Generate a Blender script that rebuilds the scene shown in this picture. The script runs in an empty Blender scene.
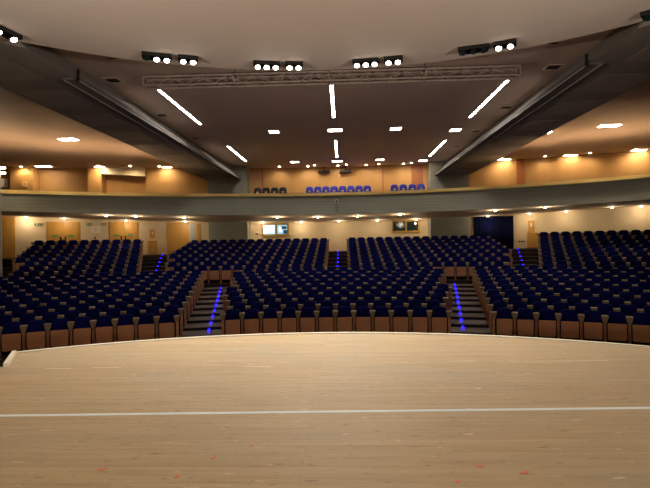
import bpy, math, random
from mathutils import Vector, Matrix
random.seed(7)
S = bpy.context.scene
COL = S.collection
ORD = ['first','second','third','fourth','fifth','sixth','seventh','eighth','ninth','tenth','eleventh','twelfth','thirteenth',
       'fourteenth','fifteenth','sixteenth','seventeenth','eighteenth','nineteenth','twentieth','twenty-first','twenty-second']

# ------------------------------------------------------------------ materials
def lin(c):
    return tuple(((v/255)/12.92 if v/255 <= .04045 else ((v/255+.055)/1.055)**2.4) for v in c)+(1.,)
def mat(name, rgb, rough=.6, metal=0., var=.0, scale=4., bump=0., emit=0., stretch=(1,1,1), spec=.5):
    m = bpy.data.materials.new(name); m.use_nodes = True
    nt = m.node_tree; b = nt.nodes['Principled BSDF']
    c = lin(rgb)
    b.inputs['Base Color'].default_value = c
    b.inputs['Roughness'].default_value = rough; b.inputs['Metallic'].default_value = metal
    b.inputs['Specular IOR Level'].default_value = spec
    if emit:
        b.inputs['Emission Color'].default_value = c; b.inputs['Emission Strength'].default_value = emit
        return m
    tc = nt.nodes.new('ShaderNodeTexCoord'); mp = nt.nodes.new('ShaderNodeMapping'); n = nt.nodes.new('ShaderNodeTexNoise')
    mp.inputs['Scale'].default_value = stretch
    n.inputs['Scale'].default_value = scale; n.inputs['Detail'].default_value = 4
    nt.links.new(tc.outputs['Object'], mp.inputs['Vector']); nt.links.new(mp.outputs[0], n.inputs['Vector'])
    if var:
        r = nt.nodes.new('ShaderNodeValToRGB')
        r.color_ramp.elements[0].position = .3; r.color_ramp.elements[1].position = .7
        r.color_ramp.elements[0].color = tuple(v*(1-var) for v in c[:3])+(1,)
        r.color_ramp.elements[1].color = tuple(min(1, v*(1+var)) for v in c[:3])+(1,)
        nt.links.new(n.outputs['Fac'], r.inputs[0]); nt.links.new(r.outputs[0], b.inputs['Base Color'])
    if bump:
        bp = nt.nodes.new('ShaderNodeBump'); bp.inputs['Strength'].default_value = bump; bp.inputs['Distance'].default_value = .02
        nt.links.new(n.outputs['Fac'], bp.inputs['Height']); nt.links.new(bp.outputs[0], b.inputs['Normal'])
    return m
def slat_mat(name, rgb, pitch, axis='Z', depth=.3, rough=.6, var=.12):
    """boards or slats: a wave across one axis drives colour and bump"""
    m = mat(name, rgb, rough)
    nt = m.node_tree; b = nt.nodes['Principled BSDF']
    tc = nt.nodes.new('ShaderNodeTexCoord'); w = nt.nodes.new('ShaderNodeTexWave')
    w.wave_type = 'BANDS'; w.bands_direction = axis; w.wave_profile = 'SAW'
    w.inputs['Scale'].default_value = .314/pitch; w.inputs['Distortion'].default_value = 0
    r = nt.nodes.new('ShaderNodeValToRGB'); c = lin(rgb)
    r.color_ramp.elements[0].position = 0; r.color_ramp.elements[0].color = tuple(v*.55 for v in c[:3])+(1,)
    r.color_ramp.elements[1].position = .08; r.color_ramp.elements[1].color = c
    e = r.color_ramp.elements.new(1.); e.color = tuple(v*(1-var) for v in c[:3])+(1,)
    nt.links.new(tc.outputs['Object'], w.inputs[0]); nt.links.new(w.outputs['Fac'], r.inputs[0])
    nt.links.new(r.outputs[0], b.inputs['Base Color'])
    return m
def stage_mat():
    m = mat('stage_planks', (190,166,136), .5)
    nt = m.node_tree; b = nt.nodes['Principled BSDF']; L = nt.links.new; N = nt.nodes.new
    tc = N('ShaderNodeTexCoord')
    br = N('ShaderNodeTexBrick'); br.inputs['Scale'].default_value = 1; br.inputs['Brick Width'].default_value = 3.2
    br.inputs['Row Height'].default_value = .115; br.inputs['Mortar Size'].default_value = .003; br.offset = .37
    br.inputs['Color1'].default_value = lin((184,165,132)); br.inputs['Color2'].default_value = lin((174,154,121))
    br.inputs['Mortar'].default_value = lin((160,140,108)); br.inputs['Bias'].default_value = 0
    L(tc.outputs['Object'], br.inputs['Vector'])
    def noise(sx, sy, sc, det=5):
        mp = N('ShaderNodeMapping'); mp.inputs['Scale'].default_value = (sx, sy, 1); n = N('ShaderNodeTexNoise')
        n.inputs['Scale'].default_value = sc; n.inputs['Detail'].default_value = det
        L(tc.outputs['Object'], mp.inputs[0]); L(mp.outputs[0], n.inputs['Vector']); return n
    def mixin(prev, n, lo, hi, col, amt):
        r = N('ShaderNodeMapRange'); r.inputs[1].default_value = lo; r.inputs[2].default_value = hi
        r.inputs[3].default_value = 0; r.inputs[4].default_value = amt; r.clamp = True
        L(n.outputs['Fac'], r.inputs[0])
        x = N('ShaderNodeMix'); x.data_type = 'RGBA'; L(r.outputs[0], x.inputs['Factor']); L(prev, x.inputs['A'])
        x.inputs['B'].default_value = lin(col); return x.outputs['Result']
    c = br.outputs['Color']
    c = mixin(c, noise(.5, 9, 2.5), .45, .75, (146,122,88), .5)         # grain along the planks
    c = mixin(c, noise(3.0, 16, 2.6, 2), .64, .72, (98,84,64), .75)        # knots and dark dashes
    c = mixin(c, noise(.6, .9, 1.1), .48, .72, (158,152,134), .6)          # greyish worn patches
    c = mixin(c, noise(2.2, 7, 2.4, 3), .66, .74, (222,210,184), .6)     # pale scuffs
    L(c, b.inputs['Base Color'])
    bp = N('ShaderNodeBump'); bp.inputs['Strength'].default_value = .25; bp.inputs['Distance'].default_value = .004
    L(br.outputs['Fac'], bp.inputs['Height']); bp.invert = True; L(bp.outputs[0], b.inputs['Normal'])
    return m
M = dict(
    stage=stage_mat(),
    tape_faint=mat('worn_tape', (214,200,178), .5, var=.15, scale=12),
    tape=mat('white_tape', (222,238,255), .4, var=.04, scale=9),
    orange=mat('orange_tape', (226,122,88), .5),
    edge=mat('stage_edge_white', (215,212,200), .5, var=.05),
    black=mat('black_metal', (18,18,18), .45, var=.1),
    soffit=mat('canopy_plaster', (236,222,212), .75, var=.03, scale=.6),
    ceiling=mat('brown_ceiling', (216,194,178), .65, var=.05, scale=.5),
    beam=mat('grey_beam', (146,139,134), .7, var=.06, scale=.7),
    beam_panel=mat('grey_beam_panel', (160,152,147), .6, var=.05, scale=1),
    fascia=slat_mat('grey_fascia_slats', (166,168,154), .16, 'Z'),
    column=slat_mat('grey_column_slats', (150,148,134), .16, 'Z'),
    lip=mat('gold_wood', (226,194,118), .4, var=.08, scale=2),
    panel_wood=mat('orange_wood_wall', (196,146,82), .5, var=.07, scale=1.3, stretch=(1,1,.15)),
    panel_dark=mat('reddish_wood', (170,100,52), .45, var=.08, scale=1.3, stretch=(1,1,.15)),
    cream=mat('cream_wall', (226,204,164), .7, var=.03, scale=1),
    under=mat('beige_ceiling', (242,212,170), .7, var=.02, scale=1),
    door=mat('honey_wood_door', (196,146,62), .45, var=.08, scale=2, stretch=(4,4,.4)),
    grey_door=mat('pale_grey_door', (176,174,166), .5, var=.03),
    green=mat('green_push_bar', (96,150,84), .5),
    exitgreen=mat('green_sign_face', (84,120,70), .5),
    steel=mat('steel', (168,165,162), .8, .0, var=.05, spec=.1),
    tray=mat('grey_metal_tray', (124,120,117), .95, .0, var=.05, spec=.05),
    truss=mat('truss_aluminium', (176,160,150), .5, .0, var=.06),
    navy=mat('navy_upholstery', (7,13,74), .9, var=.12, scale=14, bump=.1, spec=.08),
    blue=mat('blue_plastic', (34,46,170), .6, var=.06, scale=8),
    black_blue=mat('black_upholstery', (16,16,30), .7, var=.1, scale=8),
    seat_wood=mat('seat_veneer', (166,112,74), .5, var=.1, scale=3, stretch=(3,3,.5)),
    arm_wood=mat('armrest_wood', (118,98,72), .7, var=.1, scale=5),
    post_wood=mat('post_wood', (140,92,62), .5, var=.1, scale=5),
    carpet=mat('dark_carpet', (44,36,32), .9, var=.15, scale=30, spec=.1),
    step=mat('step_wood', (76,60,48), .6, var=.1, scale=4, stretch=(1,5,1)),
    curtain=mat('dark_blue_curtain', (8,13,46), .9, var=.15, scale=6, spec=.1),
    white=mat('white_paint', (225,225,220), .5),
    paper=mat('pale_paper', (244,228,214), .7),
    glass=mat('dark_glass', (26,44,50), .12, var=.3, scale=3),
    frame=mat('gold_window_frame', (196,150,56), .45, var=.08, scale=4),
    vent=mat('vent_black', (30,24,22), .7),
    drape=mat('black_drape', (26,24,24), .95, spec=.1),
    e_strip=mat('lamp_white', (255,246,232), emit=42),
    e_rect=mat('lamp_warm', (255,240,214), emit=75), e_rect_far=mat('lamp_soft', (255,240,214), emit=22),
    e_down=mat('downlight_warm', (255,226,176), emit=30),
    e_spot=mat('flood_lens', (255,244,226), emit=12),
    e_blue=mat('blue_led', (20,12,255), emit=7),
    e_scr=mat('screen_day', (190,226,240), emit=.9),
    e_scr2=mat('screen_grey', (150,196,210), emit=.6),
    e_scr_dark=mat('screen_dark', (30,60,84), emit=.5),
    e_scr_white=mat('screen_white', (245,250,252), emit=1.1),
)

# ------------------------------------------------------------------ mesh helpers
class MB:
    def __init__(self): self.v = []; self.f = []; self.m = []
    def add(self, vs, fs, mi=0):
        o = len(self.v); self.v += [tuple(p) for p in vs]
        self.f += [tuple(i+o for i in f) for f in fs]; self.m += [mi]*len(fs); return self
    def box(self, c, s, rz=0., mi=0, mtx=None):
        x, y, z = s[0]/2, s[1]/2, s[2]/2
        vs = [Vector(p) for p in ((-x,-y,-z),(x,-y,-z),(x,y,-z),(-x,y,-z),(-x,-y,z),(x,-y,z),(x,y,z),(-x,y,z))]
        R = mtx if mtx is not None else Matrix.Rotation(rz, 3, 'Z')
        return self.add([R @ p + Vector(c) for p in vs], [(0,3,2,1),(4,5,6,7),(0,1,5,4),(1,2,6,5),(2,3,7,6),(3,0,4,7)], mi)
    def tube(self, a, b, r, n=8, mi=0, r2=None):
        a, b = Vector(a), Vector(b); r2 = r if r2 is None else r2; d = (b-a).normalized()
        u = d.orthogonal().normalized(); w = d.cross(u); vs = []
        for p, q in ((a, r), (b, r2)):
            vs += [p + (u*math.cos(2*math.pi*i/n) + w*math.sin(2*math.pi*i/n))*q for i in range(n)]
        fs = [(i, (i+1) % n, n+(i+1) % n, n+i) for i in range(n)] + [tuple(range(n-1, -1, -1)), tuple(range(n, 2*n))]
        return self.add(vs, fs, mi)
    def prism(self, poly, z0, z1, mi=0):
        n = len(poly)
        vs = [(x, y, z0) for x, y in poly] + [(x, y, z1) for x, y in poly]
        fs = [(i, (i+1) % n, n+(i+1) % n, n+i) for i in range(n)] + [tuple(range(n-1, -1, -1)), tuple(range(n, 2*n))]
        return self.add(vs, fs, mi)
    def slab_xz(self, poly, y0, y1, shear=0., inset=.015, mi=0):
        """outline in x/z pushed through y, softened front rim, leaning back by shear per metre of height"""
        n = len(poly); cx = sum(p[0] for p in poly)/n; cz = sum(p[1] for p in poly)/n
        def ring(y, k):
            out = []
            for x, z in poly:
                d = math.hypot(x-cx, z-cz); q = (d-k)/d
                out.append((cx+(x-cx)*q, y+shear*z, cz+(z-cz)*q))
            return out
        rs = [ring(y0, inset), ring(y0+inset, 0), ring(y1-inset, 0), ring(y1, inset)]
        vs = [p for r in rs for p in r]; fs = []
        for k in range(3):
            fs += [(k*n+i, k*n+(i+1) % n, (k+1)*n+(i+1) % n, (k+1)*n+i) for i in range(n)]
        fs += [tuple(range(n-1, -1, -1)), tuple(range(3*n, 4*n))]
        return self.add(vs, fs, mi)
    def merge(self, other, mtx=None, mi=None):
        vs = other.v if mtx is None else [mtx @ Vector(p) for p in other.v]
        o = len(self.v); self.v += [tuple(p) for p in vs]
        self.f += [tuple(i+o for i in f) for f in other.f]; self.m += ([mi]*len(other.f) if mi is not None else other.m); return self
    def mesh(self, name, mats, smooth=False):
        me = bpy.data.meshes.new(name); me.from_pydata(self.v, [], self.f)
        for m in (mats if isinstance(mats, (list, tuple)) else [mats]): me.materials.append(m)
        me.polygons.foreach_set('material_index', self.m)
        if smooth: me.polygons.foreach_set('use_smooth', [True]*len(self.f))
        me.update(); return me
    def build(self, name, mats, parent=None, smooth=False):
        o = bpy.data.objects.new(name, self.mesh(name, mats, smooth)); COL.objects.link(o)
        if parent: o.parent = parent
        return o
def tag(o, label=None, cat=None, group=None, kind=None):
    if label: o['label'] = label
    if cat: o['category'] = cat
    if group: o['group'] = group
    if kind: o['kind'] = kind
    return o
def empty(name, loc, rz=0., label=None, cat=None, group=None, kind=None):
    o = bpy.data.objects.new(name, None); COL.objects.link(o); o.empty_display_size = .2
    o.location = loc; o.rotation_euler = (0, 0, rz); return tag(o, label, cat, group, kind)
def struct(mb, name, mats, label, smooth=False):
    return tag(mb.build(name, mats, None, smooth), label, None, None, 'structure')
def lamp(name, kind, loc, energy, color=(1,.9,.75), size=.05, aim=None, cone=120, blend=.6):
    d = bpy.data.lights.new(name, kind); d.energy = energy; d.color = color
    if kind == 'SPOT':
        d.spot_size = math.radians(cone); d.spot_blend = blend; d.shadow_soft_size = size
    elif kind == 'AREA':
        d.size = size
    else: d.shadow_soft_size = size
    o = bpy.data.objects.new(name, d); COL.objects.link(o); o.location = loc
    if aim is not None:
        o.rotation_euler = (Vector(aim)-Vector(loc)).to_track_quat('-Z', 'Y').to_euler()
    return o
def arc(R, cy, x0, x1, n):
    a0, a1 = math.asin(max(-1, min(1, x0/R))), math.asin(max(-1, min(1, x1/R)))
    return [(R*math.sin(a0+(a1-a0)*i/n), cy+R*math.cos(a0+(a1-a0)*i/n)) for i in range(n+1)]
def wall_y(x): return -4.6+math.sqrt(38**2-x*x)
def wall_u(x): return -10.6+math.sqrt(44**2-x*x)+(.015*(x+9)**2 if x < -9 else 0)
def fas_y(x): return .6+math.sqrt(26**2-x*x)
def lip_rise(x): return rise(x)*(-.15 if x < 0 else .9)
def rise(x): return .17*(x/14.5)**2
def under_z(x, y):
    a, b = wall_y(x), fas_y(x); t = max(0, min(1, (y-b)/(a-b))); zr = 2.84+.3*(x/15)**2; zf = 2.98+rise(x)
    return zf+(zr-zf)*t
def wall_ang(x): return -math.asin(x/38)

# ------------------------------------------------------------------ stage
CEIL, SOFF, HALL = 6.5, 5.8, -1.27
edge = arc(8.2, 0, -4.38, 5.6, 48)
poly = [(-16, -7), (-16, 6.15), (-3.98, 6.15)] + edge + [(5.25, 5.3), (16, 5.3), (16, -7)]
mb = MB(); mb.prism(poly[::-1], -.12, 0)
struct(mb, 'floor', M['stage'], 'wide pale timber stage deck with worn planks')
mb = MB(); mb.prism([(x*.985, y-.12 if y > 0 else y) for x, y in poly][::-1], HALL, -.12)
struct(mb, 'wall_stage', M['black'], 'black front wall under the stage deck')
# white strip along the curved stage edge, and its end piece
out = arc(8.24, 0, -4.40, 5.62, 48); inn = arc(8.17, 0, -4.36, 5.58, 48)
mb = MB(); n = len(out)
vs = [(x, y, z) for z in (-.10, .018) for x, y in out] + [(x, y, z) for z in (-.10, .018) for x, y in inn]
fs = []
for i in range(n-1):
    fs += [(i+1, i, n+i, n+i+1), (n+i+1, n+i, 3*n+i, 3*n+i+1), (2*n+i, 2*n+i+1, 3*n+i+1, 3*n+i)]
mb.add(vs, fs); struct(mb, 'trim_1', M['edge'], 'thin white strip along the curved stage edge')
mb = MB(); a, b = Vector((-4.37, 6.90, .02)), Vector((-3.97, 6.14, .02)); d = (b-a)
mb.box((a+b)/2, (d.length, .055, .05), math.atan2(d.y, d.x))
struct(mb, 'trim_2', M['edge'], 'short pale timber batten at the cut corner of the stage')
# tape on the deck
mb = MB(); mb.box((0, 0, .002), (30, .043, .004))
o = mb.build('floor_tape', M['tape']); o.location = (0, 4.41, 0); o.rotation_euler.z = .02
tag(o, 'long white tape line running across the whole stage deck', 'tape')
dash = [(-3.22,6.02,.36),(-2.64,6.06,.36),(-1.42,6.13,.4),(-.77,6.04,.34),(.94,6.15,.3),(1.73,6.2,.36),(2.9,6.18,1.2)]
for i, (x, y, l) in enumerate(dash):
    mb = MB(); mb.box((0, 0, .002), (l, .028, .004)); o = mb.build('tape_dash', M['tape_faint']); o.location = (x, y, 0)
    tag(o, 'faint white tape dash near the stage edge, %s from the cut corner batten' % ORD[i], 'tape', 'white tape dashes near the stage edge')
red = [(-1.35,3.29,.07,.2),(-.8,3.19,.045,1),(-.64,3.47,.04,.3),(-.41,3.68,.035,.2),(1.17,3.33,.06,-.5),(1.43,3.24,.085,.1),(.98,3.12,.04,0)]
rl = ['orange tape scrap on the bare planks, farthest toward the batten side', 'bright orange tape spot below the long white tape, in the bottom left cluster',
      'small orange tape fleck midway between the white line and the orange spot', 'faint orange fleck closest to the white tape line',
      'slanted orange tape curl on the planks right of centre', 'widest orange tape mark, a flat curl on the right side planks',
      'tiny orange tape fleck nearest the bottom of the view, right of centre']
for (x, y, l, r), lb in zip(red, rl):
    mb = MB(); mb.box((0, 0, .0015), (l*.65, .016, .003)); mb.box((l*.3, .014, .0015), (l*.4, .016, .003), .7)
    o = mb.build('tape_mark', M['orange']); o.location = (x, y, 0); o.rotation_euler.z = r
    tag(o, lb, 'tape', 'orange tape marks')

# ------------------------------------------------------------------ seating geometry
R0, PITCH, CY, W = 16.5, .9, -2., .538
def rowR(n): return R0+PITCH*n
def rowZ(n):
    if n < 10: return HALL+.088*n
    return -.31+.1735*(n-10)
NROW = 18
mb = MB()                                                    # raked floor: one ring of deck per row
A = math.radians(46)
for n in range(-1, NROW+1):
    if n == -1: r0, r1, z = .5, R0-.45, HALL
    elif n == NROW: r0, r1, z = rowR(17)+.45, 38, rowZ(17)
    else: r0, r1, z = rowR(n)-.45, rowR(n)+.45, rowZ(n)
    k = 40; zb = z-.4
    vs = []
    for i in range(k+1):
        a = -A+2*A*i/k; s, c = math.sin(a), math.cos(a)
        vs += [(r0*s, CY+r0*c, zb), (r0*s, CY+r0*c, z), (r1*s, CY+r1*c, z)]
    fs = []
    for i in range(k):
        j = 3*i; fs += [(j, j+3, j+4, j+1), (j+1, j+4, j+5, j+2)]
    mb.add(vs, fs)
struct(mb, 'floor_seating', M['carpet'], 'dark raked floor stepping up under the rows of seats')

# ---- one theatre seat, folded; local -y looks at the stage
def rounded(w0, w1, z0, z1, r, n=5):
    pts = [(-w0/2+.02, z0), (w0/2-.02, z0), (w0/2, z0+.03)]
    for i in range(n+1):
        t = math.pi/2*i/n; pts.append((w1/2-r+r*math.cos(t), z1-r+r*math.sin(t)))
    for i in range(n+1):
        t = math.pi/2+math.pi/2*i/n; pts.append((-w1/2+r+r*math.cos(t), z1-r+r*math.sin(t)))
    pts.append((-w0/2, z0+.03)); return pts
BACK = MB(); BACK.slab_xz(rounded(.535, .47, .33, .86, .15), .12, .22, .14, .025)
SEAT = MB(); SEAT.slab_xz([(-.185,.16),(.185,.16),(.205,.20),(.214,.56),(.204,.585),(-.204,.585),(-.214,.56),(-.205,.20)], -.05, -.015, .07, .010, 0)
SEAT.slab_xz([(-.17,.17),(.17,.17),(.195,.22),(.2,.55),(-.2,.55),(-.195,.22)], -.012, .07, .07, .02, 1)
LEG = MB()
LEG.slab_xz([(-.034,0),(.034,0),(.030,.60),(-.030,.60)], -.05, .16, 0, .008)
LEG.box((0, .06, .012), (.07, .34, .024))
ARM = MB(); ARM.slab_xz([(-.036,.585),(.036,.585),(.080,.745),(.078,.772),(-.078,.772),(-.080,.745)], -.10, .13, 0, .01)
ENDP = MB(); ENDP.slab_xz([(-.03,0),(.03,0),(.03,.60),(-.03,.60)], -.13, .30, 0, .01)
me_back = BACK.mesh('backrest', M['navy'], True); me_seat = SEAT.mesh('seat', [M['seat_wood'], M['navy']])
me_leg = LEG.mesh('leg', M['post_wood']); me_arm = ARM.mesh('armrest', M['arm_wood']); me_end = ENDP.mesh('end_panel', M['seat_wood'])

seats = []          # (x, y, z, rz, row, block, index, left_end, right_end)
def put(n, s, block, idx, lend, rend):
    R = rowR(n); a = s/R
    seats.append((R*math.sin(a), CY+R*math.cos(a), rowZ(n)+(.10 if n == 17 and abs(s) > 11 else 0), -a, n, block, idx, lend, rend))
for n in range(10):
    R = rowR(n); N = [12, 12, 13, 14, 15, 14, 15, 16, 17, 16][n]
    for i in range(N): put(n, (i-(N-1)/2)*W+.04, 'centre', i, i == 0, i == N-1)
    for sg, blk in ((-1, 'left'), (1, 'right')):
        s0 = R*.187+1.38; lim = min(16.1, R*.62)
        K = 0
        while abs(R*math.sin((s0+W*(K+1))/R)) < (16.1 if n > 6 else 9.5+n*.95): K += 1
        for i in range(K): put(n, sg*(s0+W*(i+.5)), blk, i, (i == 0) if sg > 0 else (i == K-1), (i == 0) if sg < 0 else (i == K-1))
for n in range(10, NROW):
    R = rowR(n)
    for sg, blk in ((-1, 'upper left of centre'), (1, 'upper right of centre')):
        K = int(((R*.309 if n < 14 else R*(.309-.008*(n-13)))-.58)/W+.3)
        for i in range(K): put(n, sg*(.58+W*(i+.5)), blk, i, (i == 0) if sg > 0 else (i == K-1), (i == 0) if sg < 0 else (i == K-1))
    for sg, blk in ((-1, 'far left'), (1, 'far right')):
        s0 = R*.354; K = 0
        while R*math.sin((s0+W*(K+1))/R) < ([13.35,13.8,14.2,14.8,15.3,15.7,15.9,16.05][n-10] if sg < 0 else 18): K += 1
        for i in range(K): put(n, sg*(s0+W*(i+.5)), blk, i, (i == 0) if sg > 0 else (i == K-1), (i == 0) if sg < 0 else (i == K-1))

CAMP = Vector((.3, 0, 1.5)); YAW = math.radians(2.06)
def in_frame(x, y):
    dx, dy = x-CAMP.x, y-CAMP.y
    d = -math.sin(YAW)*dx+math.cos(YAW)*dy; r = math.cos(YAW)*dx+math.sin(YAW)*dy
    return abs(r/d)*500 < 325+8
order = sorted(range(len(seats)), key=lambda i: (not in_frame(*seats[i][:2]), math.hypot(seats[i][0]-CAMP.x, seats[i][1])))
single = set(order[:300])
def child(name, me, parent, loc=(0, 0, 0)):
    o = bpy.data.objects.new(name, me); COL.objects.link(o); o.parent = parent; o.location = loc; return o
rest = MB()
side = {'centre': 'left stairs', 'left': 'stairs', 'right': 'stairs'}
for i, (x, y, z, rz, n, blk, k, le, re) in enumerate(seats):
    if i in single:
        bl = {'centre': 'centre block', 'left': 'left block', 'right': 'right block'}.get(blk, blk+' block')
        o = empty('theatre_seat', (x, y, z), rz,
                  'blue tip-up seat with wooden base, %s from the %s, %s row, %s' % (ORD[k], side.get(blk, 'aisle'), 'front' if n == 0 else ORD[n], bl),
                  'seat', 'theatre seats in the front rows')
        child('backrest', me_back, o); child('seat', me_seat, o)
        child('leg', me_leg, o, (-W/2, 0, 0)); child('armrest', me_arm, o, (-W/2, 0, 0))
        if le: child('end_panel', me_end, o, (-W/2-.01, 0, 0))
        if re:
            child('leg', me_leg, o, (W/2, 0, 0)); child('armrest', me_arm, o, (W/2, 0, 0)); child('end_panel', me_end, o, (W/2+.01, 0, 0))
    else:
        T = Matrix.Translation((x, y, z)) @ Matrix.Rotation(rz, 4, 'Z')
        rest.merge(BACK, T, 0)
        m = MB(); m.v = SEAT.v; m.f = SEAT.f; m.m = [1 if q == 0 else 0 for q in SEAT.m]; rest.merge(m, T)
        for sx in ([-1] + ([1] if re else [])):
            D = T @ Matrix.Translation((sx*W/2, 0, 0)); rest.merge(LEG, D, 3); rest.merge(ARM, D, 2)
            if (le and sx < 0) or (re and sx > 0): rest.merge(ENDP, D @ Matrix.Translation((sx*.01, 0, 0)), 1)
o = rest.build('theatre_seats', [M['navy'], M['seat_wood'], M['arm_wood'], M['post_wood']])
tag(o, 'mass of navy seats filling the rows farther back under the balcony', 'seats', None, 'stuff')

# ------------------------------------------------------------------ stairs and their blue lights
def stairs(s_of, width, n0, n1, name, label, m_='step'):
    """treads on each row of an aisle; s_of(R) = arc distance of the aisle's middle from the hall axis"""
    m = MB()
    for n in range(n0, n1+1):
        R = rowR(n); a = s_of(R)/R; z = rowZ(n)
        for rr, h in ((R-.45, rowZ(n)),):
            px, py = (rr+.43)*math.sin(a), CY+(rr+.43)*math.cos(a)
            m.box((px, py, z+.012), (width, .88, .024), -a)
    return struct(m, name, M[m_], label)
low = lambda sg: (lambda R: sg*(R*.179+.935))
low_led = lambda sg: (lambda R: sg*(R*.1882+.57))
stairs(low(-1), 1.25, 0, 9, 'floor_stairs', 'wooden treads of the left stairs between the front seats')
stairs(low(1), 1.25, 0, 9, 'floor_stairs', 'wooden treads of the right stairs between the front seats')
stairs(lambda R: 0., 1.0, 10, 17, 'floor_stairs', 'treads of the middle stairs up to the back wall', 'carpet')
stairs(lambda R: -R*.331, 1.0, 10, 17, 'floor_stairs', 'treads of the rear left stairs', 'carpet')
stairs(lambda R: R*.331, 1.0, 10, 17, 'floor_stairs', 'treads of the rear right stairs', 'carpet')
led = MB(); led.box((0, 0, .018), (.05, .035, .036)); led.box((0, 0, .003), (.07, .05, .006)); me_led = led.mesh('step_light', M['e_blue'])
def leds(s_of, n0, n1, count, where):
    for k in range(count):
        q = n0+(n1-n0+.45)*k/(count-1); n = int(q); R = rowR(n); a = s_of(R)/R; rr = R-.45+.05+.8*(q-n)
        o = bpy.data.objects.new('step_light', me_led); COL.objects.link(o)
        o.location = (rr*math.sin(a), CY+rr*math.cos(a), rowZ(n)+.024); o.rotation_euler.z = -a
        tag(o, 'glowing blue step light, %s from the bottom of the %s' % (ORD[k], where), 'step light', 'blue step lights')
leds(low_led(-1), 0, 9, 20, 'left stairs among the front seats'); leds(low_led(1), 0, 9, 20, 'right stairs among the front seats')
leds(lambda R: 0., 10, 17, 10, 'middle stairs'); leds(lambda R: -(R*.332-.012*R*(R-25.5)/6.3), 10, 17, 8, 'rear left stairs'); leds(lambda R: R*.332-.012*R*(R-25.5)/6.3, 10, 17, 8, 'rear right stairs')

# ------------------------------------------------------------------ back walls, balcony
XS = [-24+48*i/96 for i in range(97)]
mb = MB(); vs = []
for x in XS: vs += [(x, wall_y(x), -.5), (x, wall_y(x), 3.6)]
mb.add(vs, [(2*i, 2*i+1, 2*i+3, 2*i+2) for i in range(len(XS)-1)]); struct(mb, 'wall_rear', M['cream'], 'curved cream rear wall under the balcony', True)
# balcony slab: fascia, soffit, floor in two levels
mb = MB(); vs = []
for x in XS:
    e = rise(x); q = lip_rise(x); vs += [(x, fas_y(x), 2.98+e), (x, fas_y(x), 4.0+q), (x, fas_y(x)+.16, 4.0+q), (x, fas_y(x)+.16, 3.55)]
mb.add(vs, [f for i in range(len(XS)-1) for f in ((4*i, 4*i+4, 4*i+5, 4*i+1), (4*i+1, 4*i+5, 4*i+6, 4*i+2), (4*i+2, 4*i+6, 4*i+7, 4*i+3))])
struct(mb, 'wall_balcony', M['fascia'], 'curved grey slatted balcony front')
mb = MB(); vs = []
for x in XS: e = lip_rise(x); vs += [(x, fas_y(x)-.2, 3.96+e), (x, fas_y(x)-.2, 4.12+e), (x, fas_y(x)+.22, 4.12+e), (x, fas_y(x)+.22, 3.96+e)]
mb.add(vs, [f for i in range(len(XS)-1) for f in [(4*i+j, 4*i+4+j, 4*i+4+(j+1) % 4, 4*i+(j+1) % 4) for j in range(4)]])
struct(mb, 'trim_3', M['lip'], 'golden wooden rail capping the balcony front')
mb = MB(); vs = []; K = 8
for x in XS:
    for k in range(K+1):
        y = fas_y(x)+(wall_y(x)-fas_y(x))*k/K; vs.append((x, y, under_z(x, y)))
mb.add(vs, [(i*(K+1)+k, i*(K+1)+k+1, (i+1)*(K+1)+k+1, (i+1)*(K+1)+k) for i in range(len(XS)-1) for k in range(K)])
struct(mb, 'ceiling_balcony', M['under'], 'beige ceiling on the underside of the balcony', True)
mb = MB(); vs = []
for x in XS:
    y0 = fas_y(x); yw = wall_y(x)
    vs += [(x, y0+.16, 3.55), (x, y0+2.2, 3.55), (x, y0+2.2, 4.08), (x, yw+2, 4.08)]
mb.add(vs, [(4*i+j, 4*i+j+1, 4*i+4+j+1, 4*i+4+j) for i in range(len(XS)-1) for j in range(3)])
struct(mb, 'floor_balcony', M['carpet'], 'dark stepped balcony floor')
# upper wall: orange timber, with set back bays on the left
mb = MB(); seq = []
def wadd(x0, x1, dy):
    k = max(1, int(abs(x1-x0)/.5))
    for i in range(k+1):
        x = x0+(x1-x0)*i/k; seq.append((x, wall_u(x)+dy))
wadd(-24.4, -20.25, .15); wadd(-20.25, -18.95, -.1); wadd(-18.95, -15.75, .55); wadd(-15.75, -14.95, -.1); wadd(-14.95, -12.3, .6); wadd(-12.3, 24.4, 0)
vs = [(x, y, z) for x, y in seq for z in (4.0, 6.6)]
mb.add(vs, [(2*i, 2*i+1, 2*i+3, 2*i+2) for i in range(len(seq)-1)])
struct(mb, 'wall_balcony_rear', M['panel_wood'], 'orange timber wall behind the balcony with two set back bays on the left')
mb = MB(); vs = []                                          # lowered head over the second bay
for i in range(9):
    x = -14.95+2.65*i/8; y = wall_u(x); z = 6.1-.18*i/8
    vs += [(x, y-.12, 6.5), (x, y-.12, z), (x, y+.65, z)]
mb.add(vs, [f for i in range(8) for f in ((3*i, 3*i+1, 3*i+4, 3*i+3), (3*i+1, 3*i+2, 3*i+5, 3*i+4))])
struct(mb, 'trim_4', M['cream'], 'pale sloping head over the second set back bay')
def wall_box(mb, x0, x1, z0, z1, d=.06, off=.0, mi=0, wy=wall_y):
    """slab hugging the curved wall between two x positions"""
    k = max(1, int((x1-x0)/.6)); vs = []
    for i in range(k+1):
        x = x0+(x1-x0)*i/k; y = wy(x)-off
        vs += [(x, y-d, z0), (x, y-d, z1), (x, y, z1), (x, y, z0)]
    fs = [f for i in range(k) for f in [(4*i+j, 4*i+(j+1) % 4, 4*i+4+(j+1) % 4, 4*i+4+j) for j in range(4)]] + [(0, 3, 2, 1), (4*k, 4*k+1, 4*k+2, 4*k+3)]
    return mb.add(vs, fs, mi)
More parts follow.
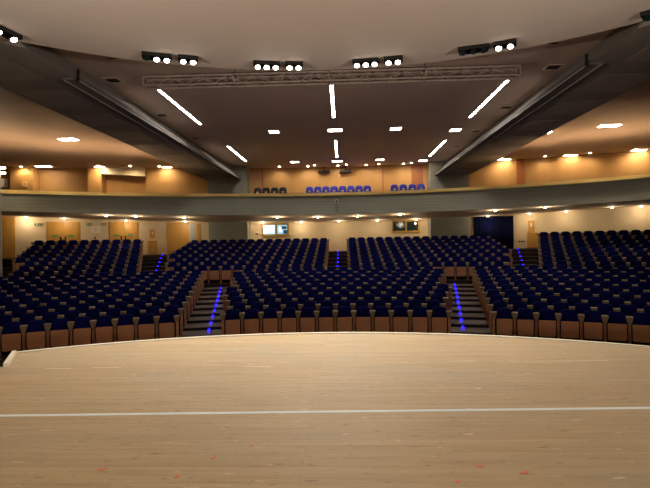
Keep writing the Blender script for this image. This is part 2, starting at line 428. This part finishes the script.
# timber panel joints and a darker door leaf on the balcony
for i, (x0, x1, m_, lb) in enumerate([(-5.0,-4.93,'panel_dark','dark joint in the timber wall above the dark balcony chairs'),
        (2.98,3.05,'panel_dark','dark joint in the timber wall between balcony chair groups'), (4.88,5.62,'panel_dark','reddish timber door leaf beside the right column'),
        (11.3,11.75,'panel_dark','darker timber strip in the right balcony wall')]):
    mb = MB(); wall_box(mb, x0, x1, 4.1, 6.5, .03, 0, 0, wall_u); struct(mb, 'trim_%d' % (5+i), M[m_], lb)
mb = MB(); wall_box(mb, -20.6, -18.75, .4, 3.3, .05); struct(mb, 'trim_9', M['door'], 'brown timber facing at the left end of the rear wall')
# side walls, stage house
mb = MB()
for sx in (-1, 1):
    mb.box((sx*24.5, 20, 3), (.2, 26, 9))
struct(mb, 'wall_side', M['panel_wood'], 'timber side walls of the hall')
mb = MB(); mb.box((0, -7.1, 2.5), (32, .2, 8)); struct(mb, 'wall_back', M['drape'], 'black rear drape wall of the stage')
mb = MB()
for sx in (-1, 1):
    mb.box((sx*15.9, -1, 2.5), (.2, 13, 8)); mb.box((sx*15.0, 8.5, 2.5), (12.6, .2, 8.2) if False else (.2, 6.5, 8.2))
struct(mb, 'wall_wing', M['drape'], 'dark walls at the stage wings')

# ------------------------------------------------------------------ columns, beams, ceilings
for sx, nm in ((-1, 'left'), (1, 'right')):
    mb = MB(); x0, x1 = (-8.35, -5.83) if sx < 0 else (5.88, 8.33)
    mb.box(((x0+x1)/2, 33.2, 3.2), (x1-x0, 2.4, 7.2)); struct(mb, 'column_%s' % nm, M['column'], 'broad grey column on the %s' % nm)
    # sloping sided beam
    pr = [(8.55, 5.7), (6.3, 5.7), (7.0, 6.55), (8.55, 6.55)]
    vs = [(sx*x, (2.5+math.sqrt(10.05**2-x*x)) if y < 9 else y, z) for y in (8.5, 34.0) for x, z in pr]
    mb = MB(); mb.add(vs, [(0,1,5,4),(1,2,6,5),(2,3,7,6),(3,0,4,7),(0,3,2,1),(4,5,6,7)])
    struct(mb, 'beam_%s' % nm, M['beam'], 'deep grey ceiling beam on the %s running to the column' % nm)
    mb = MB()
    for k in range(9): mb.box((sx*7.75, 11.5+2.45*k, 5.697), (1.3, 1.5, .012))
    struct(mb, 'beam_panel_%s' % nm, M['beam_panel'], 'paler flush panels on the underside of the %s beam' % nm)
    t = empty('cable_tray', (sx*6.33, 22.3, 5.7), 0, 'long grey metal tray with rails along the inner edge of the %s beam' % nm, 'cable tray', 'metal trays along the beams')
    m = MB(); m.box((sx*.08, 0, -.03), (.44, 20.2, .05)); m.box((-sx*.13, 0, .02), (.02, 20.2, .1)); m.build('tray', M['tray'], t)
    for dx in (.06, .40):
        m = MB(); m.tube((-sx*.19+sx*dx, -10.1, -.07), (-sx*.19+sx*dx, 10.0, -.075), .02); m.build('rail', M['steel'], t)
    m = MB(); m.box((-sx*.15, -10.13, .04), (.06, .05, .28)); m.build('end_plate', M['black'], t)
mb = MB(); mb.box((0, 22.5, CEIL+.1), (50, 31, .2)); struct(mb, 'ceiling', M['ceiling'], 'flat brown hall ceiling')
cur = arc(10.05, 2.44, -9.2, 9.2, 60); Y0 = -7
pl = [(-16, Y0), (-16, cur[0][1])] + cur + [(16, cur[-1][1]), (16, Y0)]
mb = MB(); mb.prism(pl[::-1], SOFF, CEIL+.3); struct(mb, 'ceiling_canopy', M['soffit'], 'pale plaster canopy with a curved edge over the stage')

# ------------------------------------------------------------------ ceiling lamps
def strip(x, y0, y1, lb):
    o = empty('strip_light', (x, (y0+y1)/2, CEIL), 0, lb, 'ceiling light', 'long strip lights in the ceiling'); l = y1-y0
    m = MB()
    for dx in (-.065, .065): m.box((dx, 0, -.012), (.03, l+.06, .03))
    for dy in (-1, 1): m.box((0, dy*(l/2+.015), -.012), (.14, .03, .03))
    m.build('frame', M['white'], o)
    m = MB(); m.box((0, 0, -.006), (.1, l, .012)); m.build('diffuser', M['e_strip'], o)
strip(-5.52, 15.85, 20.6, 'bright strip light in the ceiling by the left end of the truss')
strip(-5.48, 25.3, 30.1, 'shorter looking strip light in the ceiling near the left column')
strip(.02, 15.9, 20.0, 'bright middle strip light in the ceiling just behind the truss')
strip(.03, 24.5, 29.4, 'middle strip light in the ceiling above the centre balcony chairs')
strip(5.55, 15.9, 20.6, 'bright strip light in the ceiling by the right end of the truss')
strip(5.5, 25.2, 29.8, 'shorter looking strip light in the ceiling near the right column')
def rect(x, y, w, d, lb, rz=0.):
    far = y > 28 or abs(x) < 6
    o = empty('ceiling_light', (x, y, CEIL), rz, lb, 'ceiling light', 'rectangular ceiling lights')
    m = MB()
    for s in (-1, 1): m.box((0, s*(d/2+.015), -.012), (w+.06, .03, .03)); m.box((s*(w/2+.015), 0, -.012), (.03, d, .03))
    m.build('frame', M['white'], o)
    m = MB(); m.box((0, 0, -.006), (w, d, .012)); m.build('diffuser', M['e_rect_far' if far else 'e_rect'], o)
for a in [(-2.7,22.3,.42,.5,'small ceiling light left of the gap between the two middle strips'), (.03,22.3,.62,.5,'wide ceiling light between the two middle strip lights'),
          (2.73,22.3,.46,.5,'small ceiling light right of the gap between the two middle strips'), (5.48,22.9,.46,.5,'ceiling light between the two right strip lights'),
          (-2.6,30.8,.5,.45,'far ceiling light over the gap left of the centre balcony chairs'), (.03,30.85,.6,.45,'far ceiling light above the centre balcony chairs'),
          (2.65,30.7,.46,.45,'far ceiling light right of the middle strip'), (5.38,31.4,.5,.45,'far ceiling light above the right group of balcony chairs'),
          (-12.37,22.8,.8,.5,'ceiling light over the left wing, nearest the left edge'), (-10.0,23.8,.28,.4,'small ceiling light close to the left beam'),
          (-18.1,30.25,.95,.4,'ceiling light above the pale pilaster on the left balcony'), (-14.9,30.9,.6,.35,'ceiling light before the second set back bay'),
          (-10.9,31.7,.6,.35,'ceiling light near the left column over the timber wall'),
          (10.0,23.9,.28,.4,'small ceiling light close to the right beam'), (12.28,22.8,.86,.5,'ceiling light over the right wing, largest of them'),
          (10.5,31.75,.75,.35,'ceiling light near the right column over the timber wall'), (14.1,30.7,.8,.35,'ceiling light over the middle of the right timber wall'),
          (17.4,29.4,.8,.4,'ceiling light at the right edge over the timber wall')]:
    rect(*a)
dl = MB(); dl.tube((0, 0, -.02), (0, 0, -.045), .07, 14, 0, .045); me_dl_face = dl.mesh('lens', M['e_down'])
rg = MB(); n = 14
for i in range(n):
    a, b = 2*math.pi*i/n, 2*math.pi*(i+1)/n
    vs = [(r*math.cos(t), r*math.sin(t), z) for t in (a, b) for r, z in ((.085, -.02), (.12, -.02), (.12, .01))]
    rg.add(vs, [(0, 3, 4, 1), (1, 4, 5, 2)])
me_ring = rg.mesh('ring', M['white'])
def downlight(x, y, z, lb, grp, e, cone, col=(1, .85, .64), aim=None):
    o = empty('downlight', (x, y, z), 0, lb, 'downlight', grp)
    child('lens', me_dl_face, o); child('ring', me_ring, o)
    if aim: lamp('downlight_beam', 'SPOT', (x, y, z-.09), e, col, .06, aim, cone, .7)
    else: lamp('downlight_beam', 'POINT', (x, y, z-.22), e, col, .06)
ul = [(-18.0,28.3,'by the brown facing at the left end'),(-16.1,28.9,'in front of the first double door'),(-11.8,25.2,'over the far left seats, front line'),(-13.0,30.3,'before the second double door'),
      (-10.6,26.05,'over the rear left stairs'),(-8.4,27.2,'left of the left column, front line'),(-9.6,31.2,'before the gold door'),(-3.35,27.8,'right of the left column, front line'),
      (-4.9,32.4,'above the lit screens window'),(-2.4,32.6,'right of the lit screens window'),(-1.1,28.4,'left of the middle stairs, front line'),(.07,32.35,'above the head of the middle stairs'),
      (1.14,28.2,'right of the middle stairs, front line'),(2.54,32.2,'left of the dark window'),(3.47,27.7,'before the dark window, front line'),(5.0,32.2,'at the right end of the dark window'),
      (8.25,26.35,'right of the right column, front line'),(9.3,31.3,'before the dark blue curtain'),(11.6,30.7,'above the lit wooden notice box on the right'),(10.33,25.15,'over the rear right stairs'),
      (13.5,30.0,'over the rear right wall, second from the notice box'),(14.95,27.7,'over the far right seats'),(17.0,28.6,'at the right end of the rear wall')]
for x, y, lb in ul:
    rear = wall_y(x)-y < 2.9
    downlight(x, y, under_z(x, y)-.005, 'round warm downlight under the balcony '+lb, 'downlights under the balcony', 13 if rear else 17, 155 if rear else 125)
bw = [(-3.75,32.4,'above the left end of the timber wall'),(-1.9,32.6,'above the wall left of the black loudspeakers'),(-1.45,32.2,'just left of the first black loudspeaker'),(.06,32.6,'between the black loudspeakers'),
      (.6,32.2,'just right of the middle strip light'),(1.9,32.6,'right of the second black loudspeaker'),(2.7,32.3,'above the joint in the timber wall'),(4.3,32.4,'above the reddish door leaf'),(4.75,32.1,'beside the right column'),
      (-12.9,30.6,'on the pale head over the set back bay'),(-11.2,31.2,'beside the left column'),(10.2,31.4,'right of the right column'),(12.6,30.75,'right of the darker timber strip'),(14.9,29.85,'on the right timber wall'),(17.0,28.75,'near the right edge of the timber wall'),
      (-19.4,28.0,'above the pale pilaster on the left'),(-14.8,29.9,'above the timber pier between the bays')]
for x, y, lb in bw:
    c = abs(x) < 6; y += wall_u(x)-wall_y(x)-(0 if c else .35)
    downlight(x, y, CEIL-.002, 'round ceiling downlight washing the balcony wall '+lb, 'downlights along the balcony wall', 26 if c else 34, 158, (1, .87, .66) if c else (1, .8, .52), (x, y+.4, CEIL-2))

# ------------------------------------------------------------------ truss with hangers
t = empty('lighting_truss', (0, 14, 5.98), 0, 'long grey lighting truss hanging under the ceiling across the hall', 'truss')
L_ = 5.22
for (dy, z) in ((-.15, 0), (.15, 0), (-.15, .25), (.15, .25)):
    m = MB(); m.tube((-L_, dy, z), (L_, dy, z), .024, 8); m.build('chord', M['truss'], t)
for dy in (-.15, .15):
    m = MB(); k = 26
    for i in range(k):
        x0, x1 = -L_+2*L_*i/k, -L_+2*L_*(i+1)/k; z0, z1 = (0, .25) if i % 2 else (.25, 0)
        m.tube((x0, dy, z0), (x1, dy, z1), .011, 6)
    m.build('lacing', M['truss'], t)
for z in (0, .25):
    m = MB(); k = 26
    for i in range(k):
        x0, x1 = -L_+2*L_*i/k, -L_+2*L_*(i+1)/k; y0, y1 = (-.15, .15) if i % 2 else (.15, -.15)
        m.tube((x0, y0, z), (x1, y1, z), .009, 6)
    m.build('cross_lacing', M['truss'], t)
for x in (-L_, L_, -2.66, 2.66, 0):
    m = MB()
    for dy in (-.15, .15): m.tube((x, dy, 0), (x, dy, .25), .02, 6)
    for z in (0, .25): m.tube((x, -.15, z), (x, .15, z), .02, 6)
    m.build('joint_frame', M['truss'], t)
for x in (-2.66, 0, 2.66):
    m = MB(); m.tube((x, 0, .25), (x, 0, .54), .012, 6); m.box((x, 0, .25), (.05, .34, .04)); m.build('hanger', M['black'], t)

# ------------------------------------------------------------------ flood lights under the canopy
def flood(x0, y0, x1, y1, lit, lb, e=195):
    a, b = Vector((x0, y0)), Vector((x1, y1)); c = (a+b)/2; rz = math.atan2(b.y-a.y, b.x-a.x); l = (b-a).length; n_ = len(lit)
    o = empty('flood_light', (c.x, c.y, SOFF), rz, lb, 'flood light', 'flood lights under the canopy')
    m = MB(); m.box((0, .02, -.04), (l, .16, .08)); m.box((0, .1, -.09), (l*.96, .03, .08)); m.build('housing', M['black'], o)
    for i, on in enumerate(lit):
        x = -l/2+l*(i+.5)/n_; d = Vector((0, -.42, -.91)).normalized()
        p = Vector((x, -.0, -.10))
        m = MB(); m.tube(p-d*.07, p+d*.05, .05, 12, r2=.068); h = m.build('lamp_head', M['black'], o)
        m = MB(); m.tube(p+d*.05, p+d*.062, .062, 12); m.build('lens', M['e_spot'] if on else M['glass'], h)
        if on:
            R = Matrix.Rotation(rz, 3, 'Z'); w = R @ (p+d*.1) + Vector((c.x, c.y, SOFF))
            lamp('flood_beam', 'SPOT', w, e, (1, .83, .63), .09, (w.x*.95, 9.5, 0), 80, 1.)
flood(-6.32,9.25,-6.18,9.95,(1,1),'two lamp flood light at the far left edge of the canopy')
flood(-4.1,10.97,-3.5,11.2,(0,1,1),'three slot flood bar with one dark lamp, above the left end of the truss')
flood(-3.36,11.22,-2.95,11.37,(1,1),'two lamp flood bar next to the one with a dark lamp')
flood(-1.74,11.73,-1.12,11.85,(1,1,1),'three lit lamps on a bar left of the middle strip light')
flood(-1.0,11.86,-.58,11.9,(1,1),'two lamp flood bar nearest left of the middle strip light')
flood(.6,11.86,1.22,11.79,(1,1,1),'three lit lamps on a bar right of the middle strip light')
flood(1.33,11.76,1.76,11.7,(1,1),'two lamp flood bar nearest right of the three lamps')
flood(2.95,11.32,3.58,11.14,(0,0,0),'unlit black flood bar on the right of the canopy')
flood(3.66,11.1,4.1,10.91,(1,1),'two lamp flood bar beside the unlit black bar')
flood(6.1,9.85,6.5,9.5,(0,0),'dark flood fixture at the far right edge of the canopy')

# ------------------------------------------------------------------ unseen fill panels added behind the viewer to lift the stage
for i, x in enumerate((-4.5, -1.5, 1.5, 4.5)):
    o = empty('added_stage_fill', (x, -1.0, SOFF), 0, 'added neutral fill panel under the canopy over the stage, %s from the left wing' % ORD[i], 'fill light', 'added stage fill lights')
    m = MB(); m.box((0, 0, -.05), (.9, .4, .1)); m.build('housing', M['black'], o)
    m = MB(); m.box((0, 0, -.105), (.82, .32, .01)); m.build('diffuser', M['e_down'], o)
    lamp('added_stage_fill_beam', 'AREA', (x, -1.0, SOFF-.13), 10, (.97, 1, .9), .35, (x, -1, 0))

for sx, w_ in ((-1, 'left'), (1, 'right')):  # floods added out of view in the wings to brighten the canopy
    o = empty('added_canopy_fill', (sx*9.5, 1.0, 0), 0, 'added unseen floor standing flood in the %s wing washing the canopy' % w_, 'flood light', 'added wing flood lights')
    m = MB(); m.tube((0, 0, 0), (0, 0, 1.0), .025, 8); m.tube((0, 0, 0), (0, 0, .03), .28, 14); m.build('stand', M['black'], o)
    m = MB(); m.box((0, 0, 1.08), (.45, .35, .16)); m.build('housing', M['black'], o)
    m = MB(); m.box((0, 0, 1.165), (.4, .3, .01)); m.build('lens', M['e_spot'], o)
    lamp('added_canopy_fill_beam', 'SPOT', (sx*9.5, 1.0, 1.25), 2300, (1, .88, .74), .2, (sx*.5, 6.0, 5.8), 96, 1.)

# ------------------------------------------------------------------ ceiling vents
for x, y, w, d, lb in [(-6.54,14.85,.42,.42,'square dark ceiling vent by the near end of the left tray'),(-6.57,19.0,.38,.38,'square dark ceiling vent beside the left strip light'),
        (-6.56,23.26,.36,.36,'square dark ceiling vent halfway along the left beam'),(-5.5,13.1,.8,.16,'narrow dark ceiling slot just past the left flood lights'),
        (6.52,14.85,.42,.42,'square dark ceiling vent by the near end of the right tray'),(6.57,19.2,.38,.38,'square dark ceiling vent beside the right strip light'),
        (6.5,23.27,.36,.36,'square dark ceiling vent halfway along the right beam'),(6.46,26.9,.34,.34,'square dark ceiling vent nearest the right column'),(5.5,13.0,.8,.16,'narrow dark ceiling slot just past the right flood lights')]:
    o = empty('ceiling_vent', (x, y, CEIL), 0, lb, 'vent', 'ceiling vents')
    m = MB(); m.box((0, 0, -.004), (w, d, .008)); m.build('backing', M['vent'], o)
    m = MB()
    for s in (-1, 1): m.box((0, s*d/2, -.012), (w+.04, .03, .024)); m.box((s*w/2, 0, -.012), (.03, d, .024))
    m.build('frame', M['ceiling'], o)

# ------------------------------------------------------------------ doors, windows, fittings of the rear wall
def fit(name, x0, x1, z0, z1, m_, d=.06, off=0., parent=None):
    mb = MB(); wall_box(mb, x0, x1, z0, z1, d, off); return mb.build(name, M[m_], parent)
def double_door(name, x0, x1, lb):
    zb = rowZ(17); h = under_z(0, 33)-.02+ .1
    r = fit(name, x0, x1, zb, 3.0, 'door', .05); tag(r, lb, None, None, 'structure'); mid = (x0+x1)/2
    for a, b in ((x0+.06, mid-.015), (mid+.015, x1-.06)):
        lf = fit('door_leaf', a, b, zb, 2.92, 'door', .04, .05, r)
        bar = fit('push_bar', a+.22, b-.22, 2.12, 2.22, 'green', .05, .09, lf)
        hx = b-.1 if b < mid else a+.1
        fit('door_handle', hx-.025, hx+.025, 1.85, 2.12, 'black', .06, .09, lf)
        fit('kick_plate', a+.1, b-.1, 1.62, 1.76, 'white', .012, .09, lf)
double_door('door_1', -17.33, -15.72, 'first honey coloured double door in the rear wall, beside the green exit sign')
double_door('door_2', -14.22, -12.62, 'second honey coloured double door, right of the pale notice')
r = fit('door_3', -10.98, -9.66, .9, 2.93, 'door', .06); tag(r, 'tall gold timber door beside the left column', None, None, 'structure')
r = fit('door_4', -9.6, -9.28, .9, 2.86, 'grey_door', .06); tag(r, 'narrow pale grey door beside the gold door', None, None, 'structure')
r = fit('trim_10', -9.2, -8.95, .9, 2.86, 'door', .05); tag(r, 'brown timber strip between grey door and column', None, None, 'structure')
for x0, x1, lb in ((-17.95,-17.5,'small green exit sign left of the first double door'),(-15.45,-15.1,'dim green exit sign right of the first double door'),(-14.7,-14.35,'dim green exit sign left of the second double door')):
    o = empty('exit_sign', (0, 0, 0), 0, lb, 'exit sign', 'exit signs on the rear wall'); xm = (x0+x1)/2; o.location = (xm, wall_y(xm), 2.76); o.rotation_euler.z = wall_ang(xm)
    m = MB(); m.box((0, -.03, .09), (x1-x0, .06, .18)); m.build('housing', M['cream'], o)
    m = MB(); m.box((0, -.063, .09), (x1-x0-.05, .008, .14)); m.build('sign_face', M['exitgreen'], o)
    m = MB(); m.box((-.07, -.069, .09), (.05, .006, .09)); m.tube((-.07, -.071, .15), (-.07, -.066, .15), .016, 8); m.box((.06, -.069, .09), (.11, .006, .022)); m.box((.03, -.069, .09), (.03, .006, .06), 0, 0)
    m.build('pictogram', M['white'], o)
def wall_thing(name, x0, x1, z0, z1, m_, d, lb, cat, grp=None):
    xm = (x0+x1)/2; o = empty(name, (xm, wall_y(xm)-.012, z0), wall_ang(xm), lb, cat, grp); w, h = x1-x0, z1-z0
    m = MB(); m.box((0, -d/2, h/2), (w, d, h)); m.build('board', M[m_], o); return o, w, h
o, w, h = wall_thing('wall_notice', -15.2, -14.65, 2.33, 2.74, 'paper', .02, 'pale paper notice on the rear wall between the two double doors', 'notice')
m = MB(); m.box((0, -.024, h*.5), (w*.3, .008, h*.35)); m.build('printed_mark', M['cream'], o)
o, w, h = wall_thing('wall_switch', -15.03, -14.93, 1.96, 2.06, 'black', .04, 'small dark switch box under the pale paper notice', 'switch')
for x0, x1, z0, z1, lb in ((-12.0,-11.68,1.95,2.5,'small lit wooden box on the wall above the left wooden cabinet'),(11.8,12.16,1.92,2.62,'lit wooden notice box on the wall above the right wooden cabinet')):
    o, w, h = wall_thing('notice_box', x0, x1, z0, z1, 'door', .07, lb, 'notice box', 'wooden notice boxes')
    m = MB(); m.box((0, -.075, h*.62), (w*.25, .02, h*.3)); m.build('lamp', M['paper'], o)
for x0, x1, z0, z1, lb in ((-12.12,-11.55,.94,1.78,'wooden cabinet against the rear wall at the head of the rear left stairs'),(11.75,12.3,.94,1.86,'wooden cabinet against the rear wall at the head of the rear right stairs')):
    o, w, h = wall_thing('wall_cabinet', x0, x1, z0, z1, 'door', .2, lb, 'cabinet', 'wooden wall cabinets')
    m = MB(); m.box((0, -.21, h/2), (w*.9, .02, h*.92)); m.build('door', M['door'], o)
for i in range(3):
    o, w, h = wall_thing('wall_socket', 11.26+.13*i, 11.36+.13*i, 1.3, 1.38, 'glass', .02, 'small dark wall socket left of the right cabinet, %s from the curtain' % ORD[i], 'socket', 'wall sockets by the right cabinet')
o, w, h = wall_thing('wall_thermostat', -5.48, -5.32, 2.08, 2.18, 'arm_wood', .05, 'small dark wall fitting between left column and lit window', 'wall fitting')
# control room windows
def control_window(name, x0, x1, z0, z1, lb, screens):
    xm = (x0+x1)/2; o = empty(name, (xm, wall_y(xm)-.02, z0), wall_ang(xm)); tag(o, lb, None, None, 'structure'); w, h = x1-x0, z1-z0
    m = MB()
    for s in (-1, 1): m.box((s*(w/2-.04), -.05, h/2), (.08, .1, h))
    m.box((0, -.05, .05), (w, .1, .1)); m.box((0, -.05, h-.04), (w, .1, .08)); m.box((.03, -.05, h/2), (.1, .09, h))
    m.build('window_frame', M['frame'], o)
    m = MB(); m.box((0, -.012, h/2), (w-.1, .02, h-.1)); m.build('pane', M['glass'], o)
    return o, w, h
control_window('window_1', -5.1, -3.27, 1.96, 2.82, 'wood framed control window showing two bright screens', True)
control_window('window_2', 3.55, 5.34, 2.06, 2.86, 'wood framed dark control window on the right', False)
for x0, x1, k, lb in ((-4.98,-4.2,0,'bright pale screen in the left half of the lit window'),(-4.07,-3.37,1,'bluish screen with dark panes in the right half of the lit window')):
    xm = (x0+x1)/2; o = empty('monitor', (xm, wall_y(xm)-.065, 2.08), wall_ang(xm), lb, 'screen', 'control room screens'); w = x1-x0; h = .64
    m = MB(); m.box((0, 0, h/2), (w, .03, h)); m.build('bezel', M['black'], o)
    m = MB()
    if k == 0:
        m.box((0, -.02, h*.5), (w*.97, .01, h*.95)); m.box((.05, -.027, h*.72), (w*.6, .006, h*.3), 0, 1); m.box((0, -.027, h*.94), (w*.9, .006, h*.06), 0, 1); m.box((0, -.027, h*.1), (w*.9, .006, h*.07), 0, 2)
    else:
        m.box((0, -.02, h*.5), (w*.95, .01, h*.93)); m.box((.12, -.027, h*.68), (w*.5, .006, h*.3), 0, 2); m.box((.2, -.027, h*.25), (w*.36, .006, h*.4), 0, 2); m.box((-.13, -.027, h*.5), (w*.2, .006, h*.5), 0, 1)
    m.build('display', [M['e_scr'] if k == 0 else M['e_scr2'], M['e_scr_white'], M['e_scr_dark'] if k else M['e_scr2']], o)
# dark blue curtain beside the right column
vs = []; mb = MB(); K = 60
for i in range(K+1):
    x = 8.65+(10.95-8.65)*i/K; y = wall_y(x)-.16+.025*math.sin(i*1.05)
    vs += [(x, y, .9), (x, y, 2.95)]
mb.add(vs, [(2*i, 2*i+1, 2*i+3, 2*i+2) for i in range(K)])
o = mb.build('curtain', M['curtain'], None, True); tag(o, 'dark blue curtain hanging in the opening right of the right column', 'curtain')
so = o.modifiers.new('thickness', 'SOLIDIFY'); so.thickness = .012
o = empty('blue_lamp', (9.6, wall_y(9.6)-.5, 2.9), 0, 'small blue lamp under the balcony shining on the dark curtain', 'lamp')
m = MB(); m.tube((0, 0, .06), (0, 0, -.04), .04, 10); m.build('lamp_body', M['black'], o)
lamp('blue_beam', 'SPOT', (9.6, wall_y(9.6)-.5, 2.84), 5, (.08, .12, 1), .03, (9.5, wall_y(9.5), 2.2), 75, .9)

# ------------------------------------------------------------------ balcony fittings
for x, lb in ((-.88,'black loudspeaker box high on the balcony wall, left of the middle strip light'),(.54,'black loudspeaker box high on the balcony wall, right of the middle strip light')):
    o = empty('loudspeaker', (x, wall_u(x)-.32, 6.1), 0, lb, 'loudspeaker', 'loudspeakers on the balcony wall')
    m = MB(); m.box((-.2, 0, .06), (.36, .3, .12)); m.box((.2, 0, .06), (.36, .3, .12)); m.box((0, .05, .06), (.1, .1, .06)); m.build('cabinet', M['black'], o)
    m = MB(); m.box((0, -.155, .06), (.72, .01, .09)); m.build('grille', M['vent'], o)
    m = MB(); m.box((0, .1, .24), (.06, .06, .32)); m.build('bracket', M['black'], o)
o = empty('camera', (0, fas_y(0)-.18, 3.05), 0, 'small grey camera with a white head fixed to the middle of the balcony front', 'camera')
m = MB(); m.box((0, .1, .35), (.15, .06, .66)); m.build('mount', M['column'], o)
m = MB(); m.tube((0, .02, .62), (0, -.2, .58), .1, 12); m.build('camera_body', M['white'], o)
m = MB(); m.tube((0, -.2, .58), (0, -.215, .577), .06, 12); m.build('lens', M['black'], o)
UP = [(-16.6, 'before the first set back bay'), (-13.4, 'before the second set back bay'), (-10.2, 'behind the rail near the left column'),
      (10.2, 'behind the rail near the right column'), (13.2, 'halfway along the right wing'), (16.2, 'behind the rail at the right end')]
for x, lb in UP:  # hidden uplighters, added to brighten the ceiling over the balcony wings
    y = fas_y(x)+1.3
    o = empty('added_uplight', (x, y, 3.55), 0, 'added low uplighter on the balcony floor '+lb, 'added_uplight', 'added uplighters on the balcony')
    m = MB(); m.tube((0, 0, 0), (0, 0, .18), .11, 14, 0, .13); m.build('housing', M['black'], o)
    m = MB(); m.tube((0, 0, .18), (0, 0, .19), .11, 14); m.build('lens', M['e_down'], o)
    lamp('added_uplight_beam', 'SPOT', (x, y, 3.8), 150, (1, .62, .32), .15, (x, y-.6, 6.5), 165, 1.)
def chair_parts(o, fabric):
    m = MB(); m.slab_xz(rounded(.49, .44, .46, .92, .15), .16, .22, .12, .02); m.build('backrest', M[fabric], o, True)
    m = MB(); m.box((0, -.02, .44), (.46, .44, .06)); m.build('seat', M[fabric], o)
    m = MB(); m.box((0, .165, .62), (.14, .02, .09)); m.build('back_slot', M['lip'], o)
    for sx in (-1, 1):
        for sy in (-1, 1):
            m = MB(); m.tube((sx*.21, sy*.19, 0), (sx*.2, sy*.17, .43), .014, 6); m.build('leg', M['black'], o)
def chairs(xs, y, fabric, word, where, grp):
    for i, x in enumerate(xs):
        o = empty('stacking_chair', (x, y, 4.08), 0, '%s balcony chair, %s from the left in the %s' % (word, ORD[i], where), 'chair', grp)
        o.scale = (1.05, 1.05, 1.08); chair_parts(o, fabric)
chairs([-5.1+.54*i for i in range(4)], 31.6, 'black_blue', 'dark', 'group by the left column', 'dark balcony chairs')
chairs([-1.77+.525*i for i in range(8)], 31.6, 'blue', 'bright blue', 'row of eight in the middle', 'blue balcony chairs in the middle')
chairs([3.6+.56*i for i in range(4)], 31.4, 'blue', 'bright blue', 'group by the right column', 'blue balcony chairs on the right')
o, w, h = wall_thing('wall_sign', -20.95, -20.4, 5.28, 5.82, 'paper', .03, 'pale square sign on the timber wall at the left edge of the balcony', 'sign')
o.location.y += .12+wall_u(-20.68)-wall_y(-20.68)
xm = -19.4
o = empty('wall_box', (xm, wall_u(xm)-.1, 5.3), wall_ang(xm), 'small framed wooden box on the pale pilaster of the left balcony', 'wall box')
m = MB(); m.box((0, -.03, .14), (.26, .06, .3)); m.build('box', M['lip'], o); m = MB(); m.box((0, -.065, .14), (.18, .01, .22)); m.build('cover', M['panel_wood'], o)
xm = -19.65
o = empty('wall_lamp', (xm, wall_u(xm)-.1, 4.95), wall_ang(xm), 'small dark fitting low on the pale pilaster of the left balcony', 'fitting')
m = MB(); m.box((0, -.05, .06), (.16, .1, .12)); m.build('body', M['panel_dark'], o)
# lighting pole at the left edge of the hall
o = empty('lighting_pole', (-14.3, 20.8, .04), 0, 'slim pale lighting pole with two white tubes at the left edge', 'pole')
m = MB(); m.tube((0, 0, 0), (0, 0, 5.0), .06, 10); m.build('pole', M['steel'], o)
m = MB(); m.tube((0, 0, 0), (0, 0, .03), .14, 16); m.build('base', M['black'], o)
for z in (4.63, 4.85):
    m = MB(); m.tube((-.3, -.09, z), (.34, -.09, z), .04, 10); m.build('lamp_tube', M['e_down'], o)
m = MB(); m.box((0, -.06, 4.74), (.1, .06, .32)); m.build('bracket', M['black'], o)

# ------------------------------------------------------------------ camera, world, view
cam = bpy.data.cameras.new('camera_view'); co = bpy.data.objects.new('camera_view', cam); COL.objects.link(co); S.camera = co
cam.sensor_fit = 'HORIZONTAL'; cam.sensor_width = 36; cam.lens = 36*500/650; cam.clip_end = 300
y, p, r = math.radians(2.06), math.radians(-.2), math.radians(1.0)
f = Vector((-math.sin(y)*math.cos(p), math.cos(y)*math.cos(p), math.sin(p))); r0 = Vector((math.cos(y), math.sin(y), 0)); u0 = r0.cross(f)
Rv = r0*math.cos(r)-u0*math.sin(r); Uv = r0*math.sin(r)+u0*math.cos(r)
co.matrix_world = Matrix(((Rv.x, Uv.x, -f.x, .3), (Rv.y, Uv.y, -f.y, 0), (Rv.z, Uv.z, -f.z, 1.5), (0, 0, 0, 1)))
w = bpy.data.worlds.new('dark_world'); S.world = w; w.use_nodes = True
w.node_tree.nodes['Background'].inputs[0].default_value = (.02, .02, .02, 1); w.node_tree.nodes['Background'].inputs[1].default_value = .0
S.view_settings.view_transform = 'Standard'; S.view_settings.look = 'None'; S.view_settings.gamma = 1; S.view_settings.exposure = .5
S.view_settings.use_curve_mapping = False
S.cycles.use_denoising = True; S.cycles.max_bounces = 8; S.cycles.diffuse_bounces = 5; S.cycles.sample_clamp_indirect = 4
S.cycles.caustics_reflective = False; S.cycles.caustics_refractive = False
